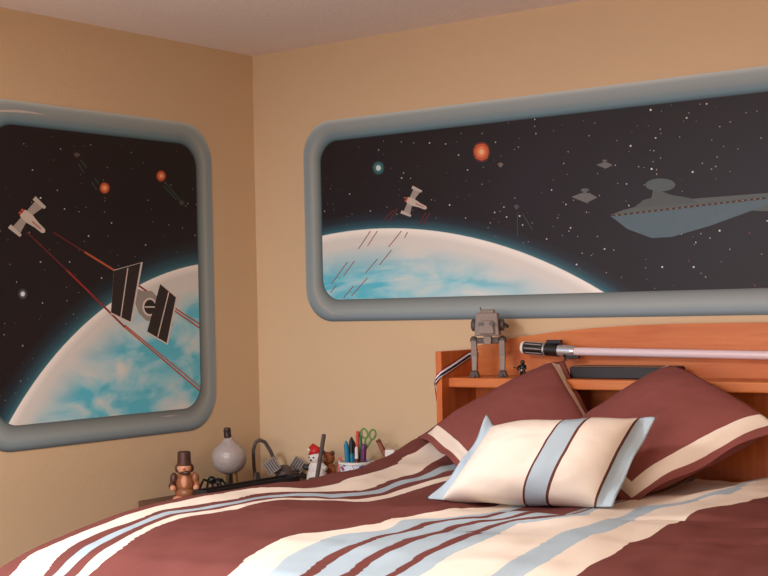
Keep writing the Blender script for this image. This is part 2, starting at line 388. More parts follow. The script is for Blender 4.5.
# small white winged rocket
def rocket(mu, c, k, ang, flip=1):
    ca, sa = math.cos(ang), math.sin(ang)
    T = lambda pts: [(c[0]+k*(x*ca-y*sa*flip), c[1]+k*(x*sa+y*ca*flip)) for x, y in pts]
    s = mu.paint('painted_spacecraft', [T([(-11, -4), (-2, -5), (8, -3), (17, -2.5), (19, 0), (17, 2.5), (8, 3), (-2, 5), (-11, 4)])], pm((196, 180, 168)), .0034)
    for f_ in (1, -1): mu.paint('wing', [T([(-9, -3*f_), (-2, -4*f_), (1, -17*f_), (-9, -18*f_)])], pm((160, 148, 140)), .0033, s)
    for f_ in (1, -1): mu.paint('wing_pod', [T([(-12, -21*f_), (3, -20*f_), (3, -17*f_), (-12, -16.5*f_)])], pm((190, 176, 166)), .0036, s)
    mu.paint('engine_glow', [T([(-14, -3), (-11, -3), (-11, -.5), (-14, -.5)]), T([(-14, 3), (-11, 3), (-11, .5), (-14, .5)])], pm((190, 72, 40)), .0036, s)
    mu.paint('hull_stripe', [T([(2, -.8), (14, -.6), (14, .8), (2, 1)])], pm((168, 110, 100)), .0037, s)
rocket(ml, (30, 220), 1.0, .72)
tiny = lambda mu, c, col=(96, 80, 74): mu.paint('painted_spacecraft', [[(c[0]-3, c[1]-1), (c[0], c[1]-2.6), (c[0]+3, c[1]-1), (c[0]+1, c[1]+2.4), (c[0]-1, c[1]+2)]], pm(col), .0034)
tiny(ml, (76, 155)); tiny(ml, (181, 203), (80, 78, 74))
ml.paint('painted_highlight', [[(0, 109.5), (20, 109.6), (42, 112.6), (47, 115.2), (40, 115.4), (20, 112), (0, 111.4)]], pm((206, 192, 186)), .003) if False else None
# brush highlights on the painted frame
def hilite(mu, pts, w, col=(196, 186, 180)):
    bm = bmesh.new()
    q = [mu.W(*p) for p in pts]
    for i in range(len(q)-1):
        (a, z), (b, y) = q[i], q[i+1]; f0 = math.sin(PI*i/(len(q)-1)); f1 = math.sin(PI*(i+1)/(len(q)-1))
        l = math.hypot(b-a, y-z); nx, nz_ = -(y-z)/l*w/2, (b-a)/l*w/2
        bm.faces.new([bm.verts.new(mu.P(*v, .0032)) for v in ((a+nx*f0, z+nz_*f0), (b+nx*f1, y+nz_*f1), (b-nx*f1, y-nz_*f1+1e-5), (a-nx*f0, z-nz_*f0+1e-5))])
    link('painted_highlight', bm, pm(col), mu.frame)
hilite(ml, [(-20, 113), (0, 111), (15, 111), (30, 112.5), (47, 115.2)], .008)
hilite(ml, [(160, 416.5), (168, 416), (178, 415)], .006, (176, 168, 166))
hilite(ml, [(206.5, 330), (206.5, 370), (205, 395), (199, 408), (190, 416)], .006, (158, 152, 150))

# ---- right mural
mr_ = Mural('R', 'wall_mural', 'long space mural over the headboard, grey frame with a wide planet and large grey ship', .237, 3.05, -.046, .666, (.08, .08, .077, .075), .12, 'right')
cR = planet_and_sky(mr_, ((326, 235), (450, 233), (604, 292)), (6, 8, 24), .06)
stars(mr_, 400, (.32, 2.95), (.03, .59), cR, [((379, 150), .8), ((430, 140+3), 1), ((446, 144), .9), ((459, 155), 1), ((468, 170), 1), ((402, 178), 1.2), ((404, 173), .8), ((350, 194), 1), ((651, 110), 1.6), ((707, 104), 1.2), ((687, 118), 1.3), ((656, 138), 1.2), ((631, 146), 1.4), ((652, 169), 1.4), ((693, 172), 1.5), ((627, 184), 1), ((676, 213+10), 1), ((694, 267), 1.5), ((720, 230.7), 1.5), ((662.6, 267), 1.5), ((552, 190), 1), ((571, 228), 1.1), ((520, 216), 1.2), ((523, 225), 1), ((495, 212.5), 1.1), ((507, 217), 1), ((605, 249), 1.2), ((577, 264.5), 1.2), ((547, 239), 1), ((450, 205), 1.1), ((466, 198+20), .8)], 8)
burst(mr_, (482, 152), 8.5, ORG)
burst(mr_, (379, 168), 6.2, [(1.05, (30, 74, 80)), (.8, (54, 110, 116)), (.42, (206, 220, 218))], 'painted_bright_star')
for a, b in (((430, 213), (424, 224)), ((426, 213), (420, 225)), ((398, 208), (390, 221)), ((394, 210), (384, 220))): mr_.paint('painted_beam', [line(a, b, 1.2)], DR, .003)
for a, b in (((371, 231), (359, 249)), ((378, 231), (368, 246)), ((402, 231), (389, 247)), ((408, 232), (405, 238)), ((348, 262), (332, 284)), ((355, 261), (344, 276)), ((378, 259), (366, 273)), ((392, 250), (380, 265)), ((354, 286), (344, 298)), ((368, 278), (352, 296)), ((337, 285), (331, 293))):
    mr_.paint('painted_beam', [line(a, b, .9)], pm((150, 84, 76)), .003)
for a, b in (((518, 214), (518, 236)), ((523, 214), (533, 230))): mr_.paint('painted_beam', [line(a, b, .8)], GRN, .003)
rocket(mr_, (415, 203), .72, .42, 1)
tiny(mr_, (501, 165), (120, 104, 96)); tiny(mr_, (517, 207), (70, 72, 78))
# large generic cruiser
HU = pm((84, 90, 90)); HD = pm((82, 102, 112)); HT = pm((78, 84, 84))
cr = mr_.paint('painted_spacecraft', [[(611, 215), (624, 210), (640, 206), (690, 199), (768, 193), (840, 188), (900, 196), (820, 212), (760, 211), (700, 208), (640, 214)]], HU, .0034)
mr_.paint('lower_hull', [[(611, 216), (700, 206), (760, 200), (850, 196), (768, 205), (710, 226), (672, 237), (652, 238), (628, 229)]], HD, .0036, cr)
mr_.paint('deck_house', [[(634, 208), (644, 200), (652, 198), (654, 188), (664, 192), (672, 195), (690, 198), (698, 203), (660, 206)]], HT, .0037, cr)
mr_.paint('dome', [disc((661, 185), 15, 6.5)], pm((80, 90, 92)), .0038, cr)
mr_.paint('trench_line', [line((614, 215.6), (766, 198), 1.8)], pm((48, 36, 30)), .004, cr)
mr_.paint('lit_windows', [line((x, 215.6-(x-614)*.1158), (x+2.4, 215.3-(x-614)*.1158), 1) for x in range(616, 764, 6)], pm((150, 118, 84)), .0042, cr)
for c, k in (((585, 197), 1), ((605, 165), .62)):
    s = mr_.paint('painted_spacecraft', [[(c[0]-13*k, c[1]), (c[0]-3*k, c[1]-4*k), (c[0]+5*k, c[1]-4*k), (c[0]+13*k, c[1]+.5*k), (c[0]+2*k, c[1]+6*k)]], pm((104, 102, 100)), .0034)
    mr_.paint('deck_house', [[(c[0]-3*k, c[1]-3*k), (c[0]-1*k, c[1]-5*k), (c[0]-4*k, c[1]-6.5*k), (c[0]-2*k, c[1]-8.5*k), (c[0]+3*k, c[1]-8.5*k), (c[0]+5*k, c[1]-6.5*k), (c[0]+1.5*k, c[1]-5*k), (c[0]+4*k, c[1]-3*k)]], pm((92, 96, 96)), .0036, s)
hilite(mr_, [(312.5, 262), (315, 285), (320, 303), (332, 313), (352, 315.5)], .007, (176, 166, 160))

# ------------------------------------------------------------------ headboard
HX0, HX1, HY = .96, 2.72, -.245
hb = thing('bookcase_headboard', 'orange pine bookcase headboard with an arched back and open shelf, against the wall', 'headboard', (1.84, -.12, 0))
SZ = -.226                        # shelf top
bm = bmesh.new(); box(bm, (HX0, HY, 0), (HX0+.022, -.012, -.142+E_H)); link('side_panel', bm, M['woodv'], hb, bevel=.002)
bm = bmesh.new(); box(bm, (HX1-.022, HY, 0), (HX1, -.012, -.142+E_H)); link('side_panel', bm, M['woodv'], hb, bevel=.002)
bm = bmesh.new(); arch = []
xs = [HX0+.022+(HX1-HX0-.044)*k/60 for k in range(61)]; mid = (HX0+HX1)/2
def arch_z(x):
    t = abs(x-mid)/((HX1-HX0)/2)
    return -.067-.068*t**2.6 if t < 1 else -.135
for x in xs: arch.append((x, arch_z(x)+E_H))
f = [bm.verts.new((x, -.034, z)) for x, z in arch]; fb = [bm.verts.new((x, -.034, E_H-.60)) for x in xs]
for i in range(60): bm.faces.new((fb[i], fb[i+1], f[i+1], f[i]))
g = bmesh.ops.extrude_face_region(bm, geom=bm.faces[:])
for v in g['geom']:
    if isinstance(v, bmesh.types.BMVert): v.co.y += .022
link('arched_back_panel', bm, M['wood'], hb)
bm = bmesh.new(); box(bm, (HX0+.022, -.208, SZ-.03+E_H), (HX1-.022, -.034, SZ+E_H)); link('shelf', bm, M['wood'], hb, bevel=.004)
bm = bmesh.new(); box(bm, (HX0+.022, -.05, .25), (HX1-.022, -.0345, SZ-.031+E_H)); link('lower_back_panel', bm, M['woodv'], hb)
bm = bmesh.new(); box(bm, (HX0+.022, -.208, .35), (HX1-.022, -.05, .38)); link('shelf', bm, M['wood'], hb)

# ------------------------------------------------------------------ bed
bed = thing('bed', 'wide bed under the striped comforter, its head at the orange headboard', 'bed', (1.84, -1.2, 0))
bm = bmesh.new(); box(bm, (1.02, -2.12, .08), (2.66, -.26, .42)); link('bed_base', bm, M['woodd'], bed, bevel=.01)
bm = bmesh.new(); box(bm, (1.02, -2.08, .43), (2.66, -.26, .80)); link('mattress', bm, M['mattress'], bed, bevel=.05)
for x in (1.1, 2.58):
    for y in (-.35, -2.03):
        bm = bmesh.new(); lathe(bm, [(.03, 0), (.035, .08)], (x, y, 0), 16); link('leg', bm, M['woodd'], bed)

# comforter: silhouette heights of its far edge, measured along the bed
SIL = [(0, 568), (20, 557), (33, 549), (50, 542), (93, 524), (128, 511), (161, 502.5), (205, 493.5), (250, 486.5), (271, 483.5), (289, 482), (311, 479), (323, 476), (334, 472.5), (349, 470.5), (363, 467.5), (373, 461.5), (382, 458), (392, 455), (405, 446), (419, 437)]
XR = .94
ridge = sorted([(p.y, p.z-E_H) for p in (on(x, y, 0, XR) for x, y in SIL)])
ridge = [(-2.25, -.70), (-2.02, -.606)]+ridge+[(-.22, -.395)]
def rz(y):
    return sum(interp(ridge, y+d)*w for d, w in ((-.03, .25), (0, .5), (.03, .25)))
def zc(x, y):
    foot = interp([(-2.6, -1.3), (-2.3, -.9), (-2.2, -.74), (-2.1, -.62), (-2.0, -.555), (-1.85, -.505), (-1.65, -.482), (-1.4, -.476), (0, -.476)], y)
    k = smooth(.96, 1.32, x); z = rz(y)*(1-k)+foot*k
    if x < XR: z -= .55*((XR-x)/.16)**2 if x > XR-.16 else .55+(XR-.16-x)*8
    if x > 2.62: z -= .4*((x-2.62)/.14)**2 if x < 2.76 else .4+(x-2.76)*8
    k2 = smooth(XR-.05, 1.0, x)*(1-smooth(2.5, 2.7, x))
    z += k2*(.012*nz(x*3.2, y*2.4, 1)+.008*nz(x*7, y*5, 4)+.0034*nz(x*17, y*13, 7)+.005*nz(x*15, y*4+x*3, 12))
    # fold in front of the small pillow
    w = smooth(1.38, 1.6, x)*(1-smooth(1.92, 2.1, x)); yc = -1.15+.05*(x-1.7)
    z += w*(.012*math.exp(-((y-yc+.05)/.07)**2)-.024*smooth(yc-.01, yc+.045, y))
    # sags
    z -= .02*math.exp(-((x-1.25)/.12)**2-((y+1.0)/.25)**2)
    for cx, cy, ang, L_, d in ((2.3, -1.0, .5, .12, .018), (2.33, -1.2, .7, .1, .018), (2.12, -1.02, .35, .12, .016), (1.22, -1.3, .5, .15, .007), (1.35, -1.1, 1.2, .12, .007)):
        ux, uy = math.cos(ang), math.sin(ang); a = (x-cx)*ux+(y-cy)*uy; b = -(x-cx)*uy+(y-cy)*ux
        z -= d*math.exp(-(a/L_)**2-(b/.022)**2)
    return max(z, -1.25)
def hit(px, py):
    d = ray(px, py); t = 2.0; prev = None
    while t < 6:
        p = CAM+d*t
        if p.x > .6 and p.z-E_H < zc(p.x, p.y): 
            lo, hi = t-.01, t
            for _ in range(12):
                m_ = (lo+hi)/2; p = CAM+d*m_
                if p.z-E_H < zc(p.x, p.y): hi = m_
                else: lo = m_
            return CAM+d*hi
        t += .01
    return None
CURV = [
 [(16,573),(20,563),(33,553),(50,546),(67,538),(93,528),(128,515),(161,506),(183,500.5),(205,496),(228,492.5),(252,488.5),(271,486),(282,488),(299,489),(314,487.5),(322,486),(331,485.5),(341,482),(353,475),(363,476.5),(374,472),(385,469),(397,464),(409,452),(416,450),(425,454)],
 [(46,575),(52,563),(63,552),(78,542),(100,532),(128,523),(145,517),(160,510),(183,507),(208,503),(235,499.5),(256,494),(264,493),(291,491),(317,492),(341,491),(364,491),(375,487),(389,481),(404,476),(419,473),(427,466),(434,461)],
 [(53,576),(67,560),(83,547),(107,535),(128,526.5),(153,516),(166,511),(188,509.5),(208,506),(235,501.5),(256,497),(274,494),(299,493),(324,494),(352,492.7),(374,490.5),(385,487),(397,481),(419,477),(432,471),(440,466)],
 [(64,576),(75,563),(93,548),(117,536),(128,530),(153,520),(171,514),(188,511.5),(211,508),(235,504),(256,499),(274,497),(299,495.6),(324,496.6),(339,497.5),(352,496.5),(382,493),(394,487),(402,484),(419,480),(432,477),(444,471)],
 [(78,576),(87,563),(103,550),(128,536),(151,524),(178,514),(190,512.5),(208,511),(235,505.5),(256,501),(280,498),(300,497.5),(324,499),(357,500),(385,495),(402,489),(425,482),(452,475)],
 [(88,576),(93,568),(110,555),(128,541),(151,528),(178,518),(195,514.5),(215,512.5),(235,508.7),(256,502.8),(274,499.5),(294,498.6),(324,500.5),(362,501.5),(385,498),(405,492.5),(425,486.5),(455,478)],
 [(228,576),(246,558),(264,547),(282,538),(307,531),(321,531),(337,532),(352,527),(384,523),(392,517.5),(402,516),(419,516),(434,512.5),(449,508),(465,507.5),(480,508),(497,506)],
 [(264,576),(274,568),(284,557),(304,547),(327,537),(344,533),(382,531),(392,527),(400,519),(422,517.5),(442,518.2),(459,518),(480,515),(500,511),(513,507.5)],
 [(302,576),(316,563),(332,552),(352,545),(374,537),(392,533),(407,530),(417,525),(429,520),(440,519.2),(480,518),(490,514),(510,510)],
 [(314,576),(327,565),(341,556),(352,549),(379,538),(399,533),(419,529.7),(425,525.5),(441,521),(485,519),(495,515),(511,511.5)],
 [(349,573),(362,560),(379,551),(405,539),(425,534),(440,531.5),(450,526),(469,522),(480,520),(514,517),(527,511),(547,505),(573,502.5)],
 [(355,576),(369,563),(385,553),(410,542.5),(430,535.2),(447,532),(459,526.7),(480,522),(520,517.5),(535,511.7),(553,506),(573,504)],
 [(387,576),(404,565),(424,552),(452,539),(480,528.2),(497,522.5),(512,519.7),(555,515.3),(568,510),(587,506),(597,504)],
 [(394,576),(409,567),(430,553),(459,541),(480,531.7),(500,524),(514,520.6),(563,516.3),(577,509.7),(597,505)],
 [(420,576),(435,565),(452,553),(480,542),(502,531.7),(517,521.7),(585,516),(597,508),(608,505)],
 [(490,576),(513,560),(538,546),(560,533),(572,528),(587,527),(597,521.7),(608,518.7),(622,517),(631,511),(639,505),(695,499),(720,492),(745,483)],
 [(522,576),(547,561.7),(573,545),(593,534),(608,532),(620.5,526),(633,519.5),(650,512),(662,505),(700,503),(712,500.5),(733,494),(752,479)],
 [(543,576),(563,563),(583,551.7),(608,537),(623.6,534.5),(639,525),(652,520.6),(664,517),(677,509),(691,506),(708,506),(722.6,505),(733,497.7),(753,491),(759,476)],
]
curves = []
for c in CURV:
    dense = []
    for (x0, y0), (x1, y1) in zip(c, c[1:]):
        for k in range(4): dense.append((x0+(x1-x0)*k/4, y0+(y1-y0)*k/4))
    dense.append(c[-1]); pts = []
    for p in dense:
        h = hit(*p)
        if h: pts.append((h.y, h.x))
    curves.append(sorted(pts))
def xk(c, y):                     # local average of the stripe's position at this place along the bed
    lo, hi = c[0][0], c[-1][0]; yy = min(max(y, lo), hi); s = w = 0
    for a, x in c:
        g = math.exp(-((a-yy)/.024)**2)+1e-12; s += g*x; w += g
    if w < 1e-6: return interp(c, yy)
    return s/w
bm = bmesh.new(); uv = bm.loops.layers.uv.new('UVMap')
ys = [-2.55+.0135*k for k in range(174)]
xs = [.787+.011*k for k in range(180)]
xs = [x for x in xs if x < 2.86]
K = len(curves); grid = []; U = {}
for y in ys:
    if y > -.215: break
    b = [xk(c, y) for c in curves]
    for i in range(1, K): b[i] = max(b[i], b[i-1]+.003)
    kn = [(b[0]-.5, .01)]+[(b[i], (i+1)/(K+2)) for i in range(K)]+[(b[-1]+2, .99)]
    row = []
    for x in xs:
        v = bm.verts.new((x, y, zc(x, y)+E_H)); U[v] = (interp(kn, x), (y+2.6)/2.6); row.append(v)
    grid.append(row)
for i in range(len(grid)-1):
    for j in range(len(xs)-1):
        f = bm.faces.new((grid[i][j], grid[i][j+1], grid[i+1][j+1], grid[i+1][j]))
        for lp in f.loops: lp[uv].uv = U[lp.vert]
cols = [BR, CR, BR, BL, BR, CR, BR, CR, BL, BR, BL, BR, BL, BR, BL, CR, BL, CR, BR]
st = [(0, cols[0])]+[((i+1)/(K+2), cols[i+1]) for i in range(K)]
mc = ramp_mat('striped_comforter_cloth', 0, st, .95, bump=.35, bump_s=420, sheen=0, var=.04)
co = link('comforter', bm, mc, smooth=True)
so = co.modifiers.new('solid', 'SOLIDIFY'); so.thickness = .012; so.offset = -1
tag(co, 'brown comforter with cream and pale blue stripes spread over the whole bed', 'comforter')

# ------------------------------------------------------------------ pillows
def pillow(name, label, corners, thick, m, ring, seed, flange=.86, parts=None, power=.5, wav=.006, pinch=.05, dip=None, fold=0):
    """corners: TL, TR, BR, BL in space. A plump body with a flat flange; UV = pillow coordinates"""
    TL, TR, BR_, BL_ = [Vector(c) for c in corners]
    n = ((TR-TL)+(BR_-BL_)).cross((TL-BL_)+(TR-BR_)).normalized()
    if n.dot(CAM-(TL+BR_)/2) < 0: n = -n
    N_ = 56; bm = bmesh.new(); uv = bm.loops.layers.uv.new('UVMap'); G = {}; UVs = {}
    for side in (1, -1):
        for i in range(N_+1):
            for j in range(N_+1):
                u, v = -1+2*i/N_, -1+2*j/N_
                edge = i in (0, N_) or j in (0, N_)
                if side == -1 and edge: G[(side, i, j)] = G[(1, i, j)]; continue
                fu = u if isinstance(flange, float) else u
                bu = min(1, abs(u)/flange[0]); bv = min(1, abs(v)/flange[1])
                h = thick/2*((1-bu**2.6)*(1-bv**2.6))**power
                # edges bow in between the corners
                uu = u*(1-pinch*(1-v*v)*abs(u)**3); vv = v*(1-pinch*(1-u*u)*abs(v)**3)
                if dip and v > 0: vv = v*(1-interp(dip, u))
                back = 0
                if fold and v > .76: back = (v-.76)*fold*.5; vv = .76+(vv-.76)*(1-fold)
                if dip and u < 0: uu = u*(1-.09*(1-v*v)*abs(u)**3)
                a, b = (uu+1)/2, (vv+1)/2
                p = (BL_*(1-a)+BR_*a)*(1-b)+(TL*(1-a)+TR*a)*b
                wr = .010*nz(u*2+seed, v*2, seed)+.0045*nz(u*5, v*5+seed, seed)+.002*nz(u*11, v*9, seed*2)
                rr = max(abs(u), abs(v)); edge_w = smooth(.8, 1, rr)
                p = p+n*(side*(h+.0025+(.5*wr if h > .004 else 0))+edge_w*wav*math.sin(9*u+7*v+seed)*1.2-back)
                x = bm.verts.new(p); G[(side, i, j)] = x; UVs[x] = ((u+1)/2, (v+1)/2)
    for side in (1, -1):
        for i in range(N_):
            for j in range(N_):
                q = [G[(side, i, j)], G[(side, i+1, j)], G[(side, i+1, j+1)], G[(side, i, j+1)]]
                try: f = bm.faces.new(q if side == 1 else q[::-1])
                except ValueError: continue
                for lp in f.loops: lp[uv].uv = UVs[lp.vert] if side == 1 or m is not sham else (.5, .5)
    o = link(name, bm, m, smooth=True); tag(o, label, 'pillow'); return o
def ring_mat(name, c_in, c_band, c_out, r0, r1, soft=0):
    m = mat(name, c_in, .9, bump=.3, bump_s=420, spec=.06); N = m.node_tree.nodes; L = m.node_tree.links
    tc = N.new('ShaderNodeTexCoord'); sp = N.new('ShaderNodeSeparateXYZ'); L.new(tc.outputs['UV'], sp.inputs[0])
    def op(o, a, b=None):
        k = N.new('ShaderNodeMath'); k.operation = o
        for i, v in enumerate((a, b)):
            if v is None: continue
            if isinstance(v, (int, float)): k.inputs[i].default_value = v
            else: L.new(v, k.inputs[i])
        return k.outputs[0]
    ax = op('ABSOLUTE', op('SUBTRACT', sp.outputs[0], .5)); ay = op('ABSOLUTE', op('SUBTRACT', sp.outputs[1], .5))
    r = op('MAXIMUM', ax, ay); cr = N.new('ShaderNodeValToRGB'); cr.color_ramp.interpolation = 'CONSTANT'
    L.new(op('MULTIPLY', r, 2.0), cr.inputs[0]); e = cr.color_ramp.elements
    e[0].position = 0; e[0].color = lin(c_in); e[1].position = r0; e[1].color = lin(c_band)
    k = e.new(r1); k.color = lin(c_out)
    L.new(cr.outputs[0], N['Principled BSDF'].inputs['Base Color']); return m
sham = ring_mat('brown_sham_cloth', (136, 78, 72), CR, (136, 78, 72), .78, .895)
def P3(px, py, ax, v): return on(px, py, ax, v)
# right big sham
B = P3(628, 506, 2, -.515); T = P3(680, 354, 1, -.225); Rg = P3(800, 420, 1, -.36); Lf = P3(536, 450, 1, -.40)
pillow('throw_pillow', 'large brown square pillow with cream border, leaning right of the small striped pillow', (T, Rg, B, Lf), .17, sham, None, 3, (.9, .9), fold=.4)
# left big sham
L0 = P3(417, 436, 1, -.36); B0 = P3(474, 486, 1, -.66); T0 = P3(566, 350, 1, -.14); R0_ = P3(612, 436, 1, -.31)
pillow('throw_pillow', 'brown cream-bordered pillow at the left end of the headboard, behind the striped pillow', (T0, R0_, B0, L0), .15, sham, None, 8, (.88, .88), fold=.25)
# small pillow
bl = P3(427, 500, 2, -.487); br = P3(613, 508, 2, -.497); tl = P3(487, 414, 1, bl.y+.13); tr = P3(657, 418, 1, br.y+.15)
CW = (236, 220, 204)
sm = ramp_mat('striped_small_pillow_cloth', 0, [(0, BL), (.085, CW), (.52, (104, 60, 52)), (.535, BL), (.648, (104, 60, 52)), (.663, CW), (.895, (104, 60, 52)), (.91, BL)], .9, bump=.3, bump_s=420)
pillow('throw_pillow', 'small cream pillow with a central pale blue stripe and blue end flanges, in front', (tl, tr, br, bl), .215, sm, None, 5, (.85, .99), wav=.006, pinch=.03, dip=[(-1, 0), (-.84, .25), (-.1, .19), (.2, .15), (.75, .03), (1, 0)])

# ------------------------------------------------------------------ things on the headboard
def bar(bm, a, b, w): tube(bm, [a, b], w)
# toy robot walker
W0 = P3(487, 378, 2, SZ); base = Vector((W0.x, -.135, SZ+E_H)); q0 = P3(489, 378, 1, -.135); base.x = q0.x
k = 1.0
wk = thing('toy_robot', 'grey two-legged boxy-headed toy robot at the left end of the headboard shelf', 'toy', base)
rot = Matrix.Rotation(.45, 3, 'Z'); rx = Matrix.Rotation(.45, 4, 'Z')
def WP(x, y, z): return base+rot @ Vector((x*1.08, y*1.08, z*1.12))
bm = bmesh.new(); cbox(bm, WP(0, 0, .148), (.078, .070, .072), rot, .86); cbox(bm, WP(0, -.028, .140), (.05, .03, .042), rot, .8); cbox(bm, WP(0, .004, .181), (.052, .04, .020), rot, .8)
link('head', bm, M['grey'], wk, bevel=.004)
bm = bmesh.new(); cbox(bm, WP(.016, -.045, .150), (.014, .004, .008), rot); cbox(bm, WP(-.016, -.045, .150), (.014, .004, .008), rot); link('eye_slot', bm, M['black'], wk)
for s in (-1, 1):
    bm = bmesh.new(); lathe(bm, [(.017, -.006), (.019, 0), (.019, .008), (.012, .012)], WP(s*.038, .004, .146), 16, rot @ Vector((s, 0, 0))); link('ear_disc', bm, M['greyd'], wk)
bm = bmesh.new(); tube(bm, [WP(.045, -.01, .15), WP(.056, -.012, .147)], .003, 8); ball(bm, WP(.058, -.016, .142), .006, 8); link('side_gun', bm, M['black'], wk)
bm = bmesh.new(); tube(bm, [WP(-.02, .01, .18), WP(-.022, .012, .196)], .002, 8); link('antenna', bm, M['greyd'], wk)
bm = bmesh.new(); cbox(bm, WP(0, -.01, .108), (.022, .02, .035), rot, 1.2); link('neck', bm, M['grey'], wk, bevel=.002)
bm = bmesh.new(); cbox(bm, WP(0, .004, .102), (.07, .03, .018), rot); ball(bm, WP(-.042, .004, .104), (.013, .013, .013), 8); ball(bm, WP(.042, .004, .104), (.013, .013, .013), 8); link('hip', bm, M['greyd'], wk, bevel=.003)
for s in (-1, 1):
    bm = bmesh.new()
    cbox(bm, WP(s*.041, -.002, .083), (.018, .022, .046), rot @ Matrix.Rotation(.12, 3, 'X')); cbox(bm, WP(s*.041, .0, .044), (.015, .018, .062), rot @ Matrix.Rotation(-.18, 3, 'X'), 1.2)
    lathe(bm, [(.009, -.011), (.009, .011)], WP(s*.041, .002, .062), 12, rot @ Vector((1, 0, 0)))
    lg = link('leg', bm, M['grey'], wk, bevel=.002)
    bm = bmesh.new(); cbox(bm, WP(s*.041, -.006, .009), (.03, .046, .018), rot, .65); cbox(bm, WP(s*.041, -.028, .004), (.008, .014, .008), rot); link('foot', bm, M['greyd'], lg, bevel=.002)

# toy light sword
sy = -.075
a = P3(522, 347.7, 1, sy); hl = P3(577, 351.5, 1, sy); en = P3(768, 357, 1, sy)
d = (en-hl).normalized(); Ls = thing('toy_light_sword', 'toy sword with black and silver grip and long pale tube blade lying along the headboard', 'toy', (a+en)/2)
h1 = a+(hl-a)*.42; h2 = a+(hl-a)*.68; h3 = a+(hl-a)*.97
def seg(name, p, q, prof, m, par):
    bm = bmesh.new(); l = (q-p).length; lathe(bm, [(r, t*l) for r, t in prof], p, 24, (q-p).normalized()); return link(name, bm, m, par, smooth=False, bevel=.0006)
seg('pommel', a, a+d*.012, [(.014, 0), (.020, .3), (.020, 1)], M['pwhite'], Ls)
gr = seg('grip', a+d*.012, h1, [(.019, 0), (.019, 1)], M['black'], Ls)
bm = bmesh.new()
for kx in range(8):
    an = kx*PI/4; off = Vector((0, math.cos(an), math.sin(an)))*.0185
    tube(bm, [a+d*.018+off, h1-d*.004+off], .0022, 6)
link('grip_ridge', bm, M['chrome'], gr)
seg('band', h1, h1+d*.006, [(.021, 0), (.021, 1)], M['chrome'], Ls)
seg('collar', h1+d*.006, h2, [(.020, 0), (.020, 1)], M['black'], Ls)
seg('sleeve', h2, h3, [(.018, 0), (.017, .8), (.014, 1)], M['chrome'], Ls)
bm = bmesh.new(); cbox(bm, h1+d*.035+Vector((0, 0, .024)), (.05, .018, .012)); link('switch_box', bm, M['black'], Ls, bevel=.002)
bm = bmesh.new(); cbox(bm, h3-d*.006+Vector((0, -.006, -.018)), (.045, .014, .008)); tube(bm, [h3-d*.03+Vector((0, -.01, -.02)), h3-d*.03+Vector((0, -.01, -.03))], .004, 8); link('emitter_shroud', bm, M['satin'], Ls, bevel=.002)
bl_ = seg('blade', h3, a+d*1.12, [(.0125, 0), (.0125, .985), (.006, 1)], M['blade'], Ls)
# wall hooks that carry it
for t in (.16, .86):
    p = a+d*t; bm = bmesh.new(); rr = .021 if t < .5 else .0135
    tube(bm, [(p.x, -.033, p.z-rr-.004), (p.x, sy-.012, p.z-rr-.004), (p.x, sy-.02, p.z-rr+.004)], .003, 8)
    tag(link('hook', bm, M['satin']), 'small black hook under the toy sword %s' % ('grip' if t < .5 else 'blade near its far end'), 'hook')

# black case on the shelf
p0 = P3(573, 378, 1, -.13); p1 = P3(677, 378, 1, -.13)
bm = bmesh.new(); box(bm, (p0.x, -.15, SZ+E_H+.0005), (p1.x, -.07, SZ+E_H+.034)); cs = link('flat_case', bm, M['satin'], bevel=.003)
tag(cs, 'long flat black case lying on the headboard shelf under the toy sword', 'case')
bm = bmesh.new(); box(bm, (p0.x+.004, -.148, SZ+E_H+.0345), (p1.x-.004, -.072, SZ+E_H+.037)); link('case_lid', bm, M['woodd'], cs)

# small black figurine with thin rod
fp = P3(523, 379, 1, -.13); fz = SZ+E_H
fg = thing('toy_figurine', 'tiny black figurine holding a thin rod, on the shelf beside the toy robot', 'figurine', (fp.x, -.13, fz))
bm = bmesh.new()
tube(bm, [(fp.x-.006, -.13, fz), (fp.x-.004, -.13, fz+.018), (fp.x, -.13, fz+.024)], [.0055, .005, .006], 10)
tube(bm, [(fp.x+.006, -.13, fz), (fp.x+.004, -.13, fz+.018), (fp.x, -.13, fz+.024)], [.0055, .005, .006], 10)
tube(bm, [(fp.x, -.13, fz+.02), (fp.x, -.13, fz+.03), (fp.x, -.13, fz+.04)], [.007, .010, .007], 12)
tube(bm, [(fp.x-.009, -.13, fz+.037), (fp.x-.014, -.138, fz+.028), (fp.x-.008, -.143, fz+.024)], .0035, 8)
tube(bm, [(fp.x+.009, -.13, fz+.037), (fp.x+.014, -.136, fz+.028), (fp.x+.008, -.143, fz+.022)], .0035, 8)
link('body', bm, M['black'], fg, smooth=True)
bm = bmesh.new(); ball(bm, (fp.x, -.13, fz+.046), (.007, .007, .008), 10); link('head', bm, M['black'], fg, smooth=True)
bm = bmesh.new(); tube(bm, [(fp.x-.026, -.145, fz+.033), (fp.x+.04, -.145, fz+.010)], .0012, 6); link('rod', bm, M['satin'], fg)
bm = bmesh.new(); ball(bm, (fp.x+.005, -.146, fz+.023), (.0035, .002, .003), 8); link('buckle', bm, M['chrome'], fg)

